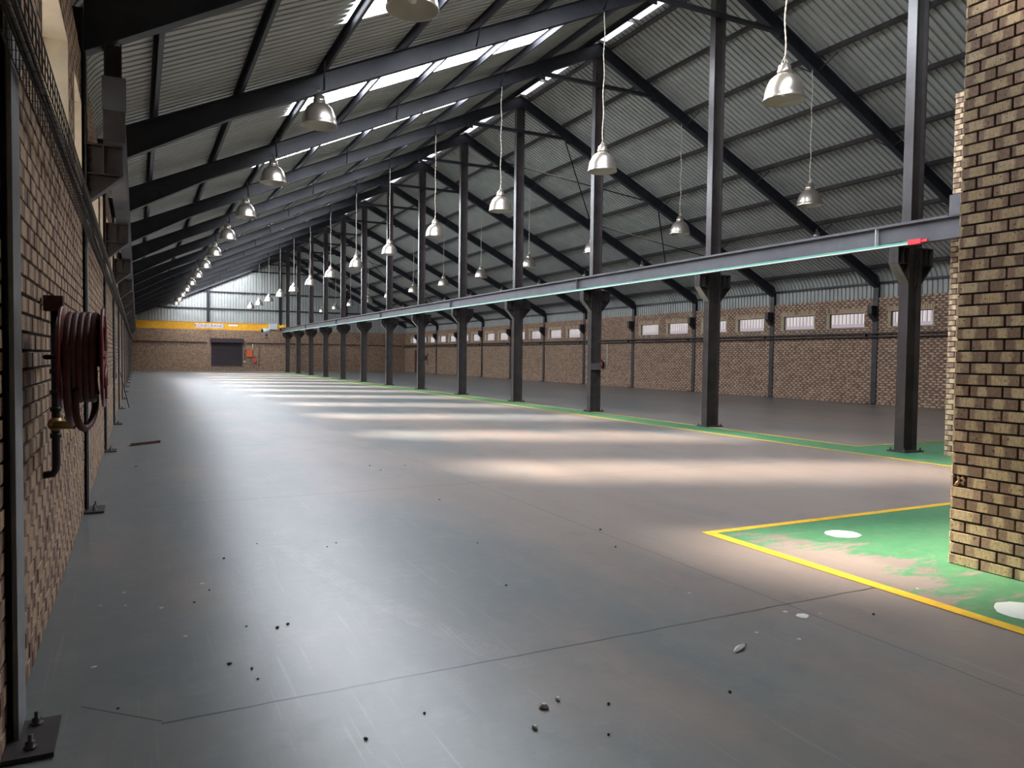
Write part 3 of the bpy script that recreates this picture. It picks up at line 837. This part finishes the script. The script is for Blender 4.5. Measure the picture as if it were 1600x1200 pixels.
fo['label'] = 'rough orange broken brick core'
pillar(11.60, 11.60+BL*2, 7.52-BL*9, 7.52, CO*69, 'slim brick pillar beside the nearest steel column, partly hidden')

# ------------------------------------------------------------------ left wall: wire cable tray and cables
ct = empty('wire_cable_tray', (XL+.03, 1.0, 2.57))
w_ = MB(); LEN = YE-1.4; r = .0028; DX = .10; HZ = .125
for (x, z) in ((.015, 0), (.055, 0), (DX, 0), (DX, .06), (DX, HZ), (.015, HZ)): w_.tube([(x, 0, z), (x, LEN, z)], r, 4)
y = 0.0
while y < LEN:
    st = .10 if y < 30 else .2
    rr = r if y < 30 else r*2
    w_.tube([(.015, y, HZ), (.015, y, 0), (DX, y, 0), (DX, y, HZ)], rr, 4); y += st
w_.build('basket', M['wire'], ct)
cb = MB()
for i in range(4):
    ox, oz, ph = random.uniform(.025, .085), random.uniform(.012, .045), random.uniform(0, 6)
    cb.tube([(ox+.012*math.sin(j*.6+ph), j*1.0, oz+.008*math.cos(j*.9+ph)+.004) for j in range(int(LEN)+1)], random.choice([.006, .009, .011]), 5)
cb.build('cables', M['wire'], ct)
tag(ct, 'black wire cable tray running along the left brick wall below the windows', 'cable tray')
# pale conduit down the wall further on
c = MB().tube([(XL+.03, 18.0, 2.62), (XL+.03, 18.0, 1.05)], .012, 8); c.box(XL+.004, XL+.06, 17.96, 18.04, .95, 1.06)
tag(c.build('wall_conduit', M['flange_grey']), 'pale vertical conduit with socket on the left wall', 'pipe')
rp = empty('wall_pipework', (XR-.115, 9, 2.36)); 
MB().tube([(0, 0, 0), (0, YE-9.1, 0)], .028, 8).build('pipe', M['steel'], rp)
MB().box(-.06, .065, 0, YE-9.1, .12, .17).build('trunking', M['steel'], rp)
for k in range(1, 13): MB().box(-.03, .08, F(k)-9+.3, F(k)-9+.33, -.03, .12).build('pipe_bracket', M['steel'], rp)
tag(rp, 'dark pipe and trunking along the right wall under the windows', 'pipework')
for x0, x1, lab in ((XL+.05, 5.4, 'dark trunking on the end wall left of the shutter'), (8.65, XR-.3, 'dark trunking on the end wall right of the shutter')):
    thing_box('wall_trunking', x0, x1, YE-.07, YE-.002, 2.44, 2.52, M['steel'], lab, 'trunking')

# ------------------------------------------------------------------ fire hose reel (local: x = out from the wall)
def hose_reel():
    root = empty('fire_hose_reel'); cx0, cx1 = .135, .30; R = .24
    def flange(x, sgn):
        m_ = MB(); m_.lathe([(.045, x), (.10, x+.004*sgn), (.20, x), (.228, x-.006*sgn), (R, x-.002*sgn), (R+.004, x+.004*sgn), (R-.004, x+.010*sgn), (.225, x+.004*sgn), (.20, x+.008*sgn), (.045, x+.008*sgn), (.045, x)], (0, 0, 0), 'x', 36)
        for i in range(8):
            t = 2*pi*i/8; m_.tube([(x+.012*sgn, .05*math.cos(t), .05*math.sin(t)), (x+.012*sgn, .2*math.cos(t), .2*math.sin(t))], .006, 5)
        return m_
    f1 = flange(cx0, -1).build('disc', M['red'], root); f2 = flange(cx1, 1).build('disc', M['red'], root)
    hub = MB().lathe([(.0001, cx0), (.045, cx0), (.045, cx1+.008), (.02, cx1+.012), (.0001, cx1+.012)], (0, 0, 0), 'x', 20); hub.build('hub', M['red'], root)
    ho = MB(); pts = []
    turns = 4.6; n = 150
    for i in range(n+1):
        t = 2*pi*turns*i/n; pts.append((cx1-.022-(cx1-cx0-.045)*i/n, .203*math.cos(t), .203*math.sin(t)))
    ho.tube(pts, .0165, 10)
    pts = []
    for i in range(n+1):
        t = 2*pi*turns*i/n; pts.append((cx0+.03+(cx1-cx0-.06)*i/n, .172*math.cos(t+1), .172*math.sin(t+1)))
    ho.tube(pts, .0165, 8); ho.build('coiled_hose', M['hose'], root)
    # slack loop and tail to the valve
    sl = MB()
    def bez(P, n=40):
        out = []
        for i in range(n+1):
            t = i/n; Q = [Vector(p) for p in P]
            while len(Q) > 1: Q = [Q[j].lerp(Q[j+1], t) for j in range(len(Q)-1)]
            out.append(tuple(Q[0]))
        return out
    sl.tube(bez([(cx0+.035, -.195, .05), (cx0+.02, -.25, -.12), (cx0+.02, -.20, -.34), (cx0+.06, .02, -.34), (.12, .42, -.32)]), .0165, 10)
    sl.tube(bez([(cx0+.06, -.15, -.14), (cx0+.05, -.18, -.34), (cx1-.08, -.10, -.40), (cx1-.02, .04, -.32), (cx1-.04, .10, -.17)]), .0165, 10)
    sl.build('slack_hose', M['hose'], root)
    # riser pipe, elbow into the wall, top bracket, valve
    py = .50; ri = MB()
    ri.tube([(.06, py, .30), (.06, py, -.56), (.058, py, -.60), (.045, py, -.625), (.0, py, -.63)], .020, 12)
    for z in (-.28, -.19, -.42, -.08): ri.tube([(.06, py, z-.012), (.06, py, z+.012)], .028, 12)
    ri.build('riser_pipe', M['black'], root)
    MB().box(.012, .10, py-.05, py+.05, .24, .32).build('top_bracket', M['rust'], root)
    ar = MB(); ar.tube([(.06, py, .0), (.06, 0.0, .0)], .010, 8); ar.tube([(.06, 0, 0), (cx0, 0, 0)], .012, 8); ar.build('swing_arm', M['black'], root)
    va = MB(); va.lathe([(.0001, -.045), (.034, -.035), (.040, 0), (.034, .035), (.0001, .045)], (.06, py, -.36), 'y', 12)
    va.tube([(.06, py-.04, -.36), (.13, py-.08, -.36), (.15, py-.09, -.36)], .022, 10); va.build('valve', M['brass'], root)
    vw = MB().lathe([(.012, 0), (.05, .002), (.055, .008), (.05, .014), (.012, .012), (.012, 0)], (.165, py-.09, -.34), 'x', 16); vw.build('valve_wheel', M['white'], root)
    return root
hr = hose_reel(); hr.location = (XL, 4.12, 1.475)
tag(hr, 'red fire hose reel with coiled maroon hose on the left brick wall', 'hose reel')
h2 = fast_copy(hr); h2.location = (XR, 63.3, 1.40); h2.rotation_euler = (0, 0, pi)
tag(h2, 'distant dark hose reel on the right wall near the red door', 'hose reel')
KIDS.clear()

# ------------------------------------------------------------------ end wall fittings
sh = empty('roller_shutter', (7.02, YE, .43))
m_ = MB(); z = 0
while z < 2.1:
    m_.prism([(-.01, z), (-.035, z+.02), (-.035, z+.055), (-.01, z+.075)], 'x', -1.235, 1.235) ; z += .075
m_.build('curtain', M['shutter'], sh)
MB().box(-1.25, 1.25, -.045, .0, -.02, .09).build('bottom_bar', M['steel'], sh)
for x in (-1.29, 1.22): MB().box(x, x+.07, -.07, -.005, -.02, 2.1).build('guide_rail', M['shutter'], sh)
MB().box(-1.36, 1.36, -.38, -.005, 2.06, 2.42).build('coil_box', M['shutter'], sh)
tag(sh, 'dark brown roller shutter with boxed top in the end wall', 'shutter')
b_ = empty('hose_cabinet', (8.87, YE-.004, 1.25)); MB().box(-.25, .25, -.22, 0, 0, .62).build('cabinet', M['orange'], b_); MB().box(-.23, .23, -.235, -.222, .02, .60).build('door', M['orange'], b_)
tag(b_, 'orange-red fire cabinet on the end wall right of the shutter', 'cabinet')
def extinguisher(loc, rz, label):
    r = empty('fire_extinguisher', loc, rz)
    MB().lathe([(.0001, 0), (.085, 0), (.09, .02), (.09, .36), (.06, .43), (.03, .45), (.0001, .45)], (0, -.12, 0), 'z', 18).build('cylinder', M['redbright'] if rz == 0 else M['red'], r)
    m_ = MB(); m_.box(-.02, .02, -.20, -.08, .45, .50); m_.tube([(0, -.14, .47), (.10, -.14, .42), (.115, -.14, .2), (.11, -.14, .08)], .012, 6); m_.build('nozzle', M['black'], r)
    MB().box(-.05, .05, -.04, -.0, .1, .4).build('wall_hook', M['black'], r)
    return tag(r, label, 'fire extinguisher')
extinguisher((9.35, YE-.006, .72), 0, 'small red extinguisher under the orange cabinet on the end wall')
for x, z0, z1, m2, lab in ((9.15, 1.87, 2.45, 'white', 'white conduit dropping to the orange cabinet'), (8.5, 1.0, 2.45, 'black', 'thin black pipe left of the orange cabinet'),
                           (9.70, .40, 2.45, 'black', 'thin black pipe right of the small extinguisher')):
    tag(MB().tube([(x, YE-.03, z0), (x, YE-.03, z1)], .022, 6).build('wall_conduit', M[m2]), lab, 'pipe')
tag(MB().box(8.42, 8.52, YE-.05, YE-.002, .78, .90).build('socket_outlet', M['white']), 'small white outlet beside the shutter', 'socket')
# right wall: red call point, conduit and red door
tag(MB().tube([(XR-.03, 34.35, 1.02), (XR-.03, 34.35, 2.30)], .018, 8).build('wall_conduit', M['white']), 'white conduit dropping to a red extinguisher on the right wall', 'pipe')
extinguisher((XR-.006, 34.72, .92), -pi/2, 'red extinguisher beside the white conduit on the right wall')
dr = empty('door_1', (XR, 65.6, 0)); MB().box(-.05, -.003, -.55, .55, 0, 2.08).build('door_frame', M['door_red'], dr); MB().box(-.075, -.05, -.48, .48, .01, 2.0).build('door_leaf', M['door_red'], dr)
hd = MB(); hd.tube([(-.075, -.4, 1.0), (-.12, -.4, 1.0), (-.12, -.28, 1.0)], .012, 6); hd.build('door_handle', M['bolt'], dr)
tag(dr, 'dark red door in the right wall near the far corner', 'door', kind='structure')

# ------------------------------------------------------------------ things on the floor
bar = MB(); bar.box(-.28, .28, -.035, .035, 0, .006); bar.box(-.28, .28, -.035, -.029, .006, .045)
o = bar.build('steel_offcut', M['rust']); o.location = (.10, 13.55, .001); o.rotation_euler = (0, 0, .66); tag(o, 'short rusty steel angle lying on the floor near the left wall', 'metal bar')
o = MB().tube([(-.20, 22.6, .012), (XL+.035, 23.2, .95)], .011, 6).build('leaning_rod', M['rust']); tag(o, 'thin dark rod leaning on the left wall', 'rod')
def lump(name, x, y, r, m, flat=.6):
    m_ = MB(); b = 0; rings = [(.0, -.0), (.8, .25), (1.0, .6), (.7, 1.0)]; seg = 7; j = [random.uniform(.7, 1.25) for _ in range(seg)]
    for rr, zz in ((.75, 0), (1.0, .45), (.55, .95)):
        for i in range(seg):
            t = 2*pi*i/seg; m_.v.append((r*rr*j[i]*math.cos(t)*1.25, r*rr*j[i]*math.sin(t), r*zz*flat*2))
    for a in range(2):
        for i in range(seg): m_.face([a*seg+i, a*seg+(i+1) % seg, (a+1)*seg+(i+1) % seg, (a+1)*seg+i])
    m_.face([2*seg+i for i in range(seg)]); m_.face([i for i in range(seg)][::-1])
    o = m_.build(name, m); o.location = (x, y, .0006); o.rotation_euler = (0, 0, random.uniform(0, 6)); return o
DARK = [(.79, 2.8), (-.08, 3.49), (.4, 5.02), (.49, 3.54), (.39, 3.77), (.48, 3.67), (.56, 5.76), (1.32, 5.79), (1.41, 5.88), (2.82, 9.86), (3.26, 9.69), (2.44, 5.42), (2.16, 4.33), (1.07, 2.9), (2.84, 9.42), (2.82, 7.24), (.3, 4.81), (.48, 9.38), (-.02, 10.95), (3.61, 5.41), (3.39, 4.86), (3.89, 2.92), (2.38, 2.5), (1.67, 2.42), (1.82, 2.64), (.74, 4.2), (.68, 4.17), (.84, 6.11), (.53, 4.26)]
for x, y in DARK:
    tag(lump('floor_debris', x, y, random.uniform(.005, .009), M['dirtband']), 'tiny dark bit of grit lying on the grey floor', 'debris', 'dark grit on the floor')
PALE = [(.12, 4.79), (-.08, 5.19), (-.07, 4.92), (-.2, 4.98), (3.62, 3.07), (3.18, 2.83), (3.16, 3.7), (.37, 5.19), (-.33, 6.63), (3.04, 3.0), (4.61, 3.14), (1.02, 6.38), (-.19, 4.01), (.22, 4.25), (3.45, 3.18)]
for x, y in PALE:
    tag(lump('paint_chip', x, y, random.uniform(.008, .013), M['chip'], .12), 'small pale paint chip on the grey floor', 'debris', 'pale chips on the floor')
for x, y, r, lab in ((1.55, 2.73, .020, 'largest pale pebble of the three at the bottom of the floor'), (1.64, 2.77, .014, 'pale pebble just behind the largest one'), (1.43, 2.59, .014, 'pale pebble nearest the viewer of the three')):
    tag(lump('pebble', x, y, r, M['pebble'], .5), lab, 'pebble')
o = lump('paint_chip', 3.49, 3.08, .035, M['chip'], .06); tag(o, 'largest white paint flake, beside the floor joint crossing', 'debris')
m_ = MB(); n = 8; b = 0
for i in range(n+1):
    t = i/n; wd = .016*math.sin(pi*min(1, t*1.1+.05))+.002; m_.v += [(-.07+.14*t, -wd, .004+.012*math.sin(pi*t)), (-.07+.14*t, 0, .010+.016*math.sin(pi*t)), (-.07+.14*t, wd, .004+.012*math.sin(pi*t))]
for i in range(n):
    for a in (0, 1): m_.face([3*i+a, 3*i+3+a, 3*i+4+a, 3*i+1+a])
o = m_.build('dry_leaf', M['chip']); o.location = (2.79, 2.86, .0); o.rotation_euler = (0, 0, .35); tag(o, 'curled pale dry leaf on the floor in the right foreground', 'leaf')
mod = o.modifiers.new('thickness', 'SOLIDIFY'); mod.thickness = .0015
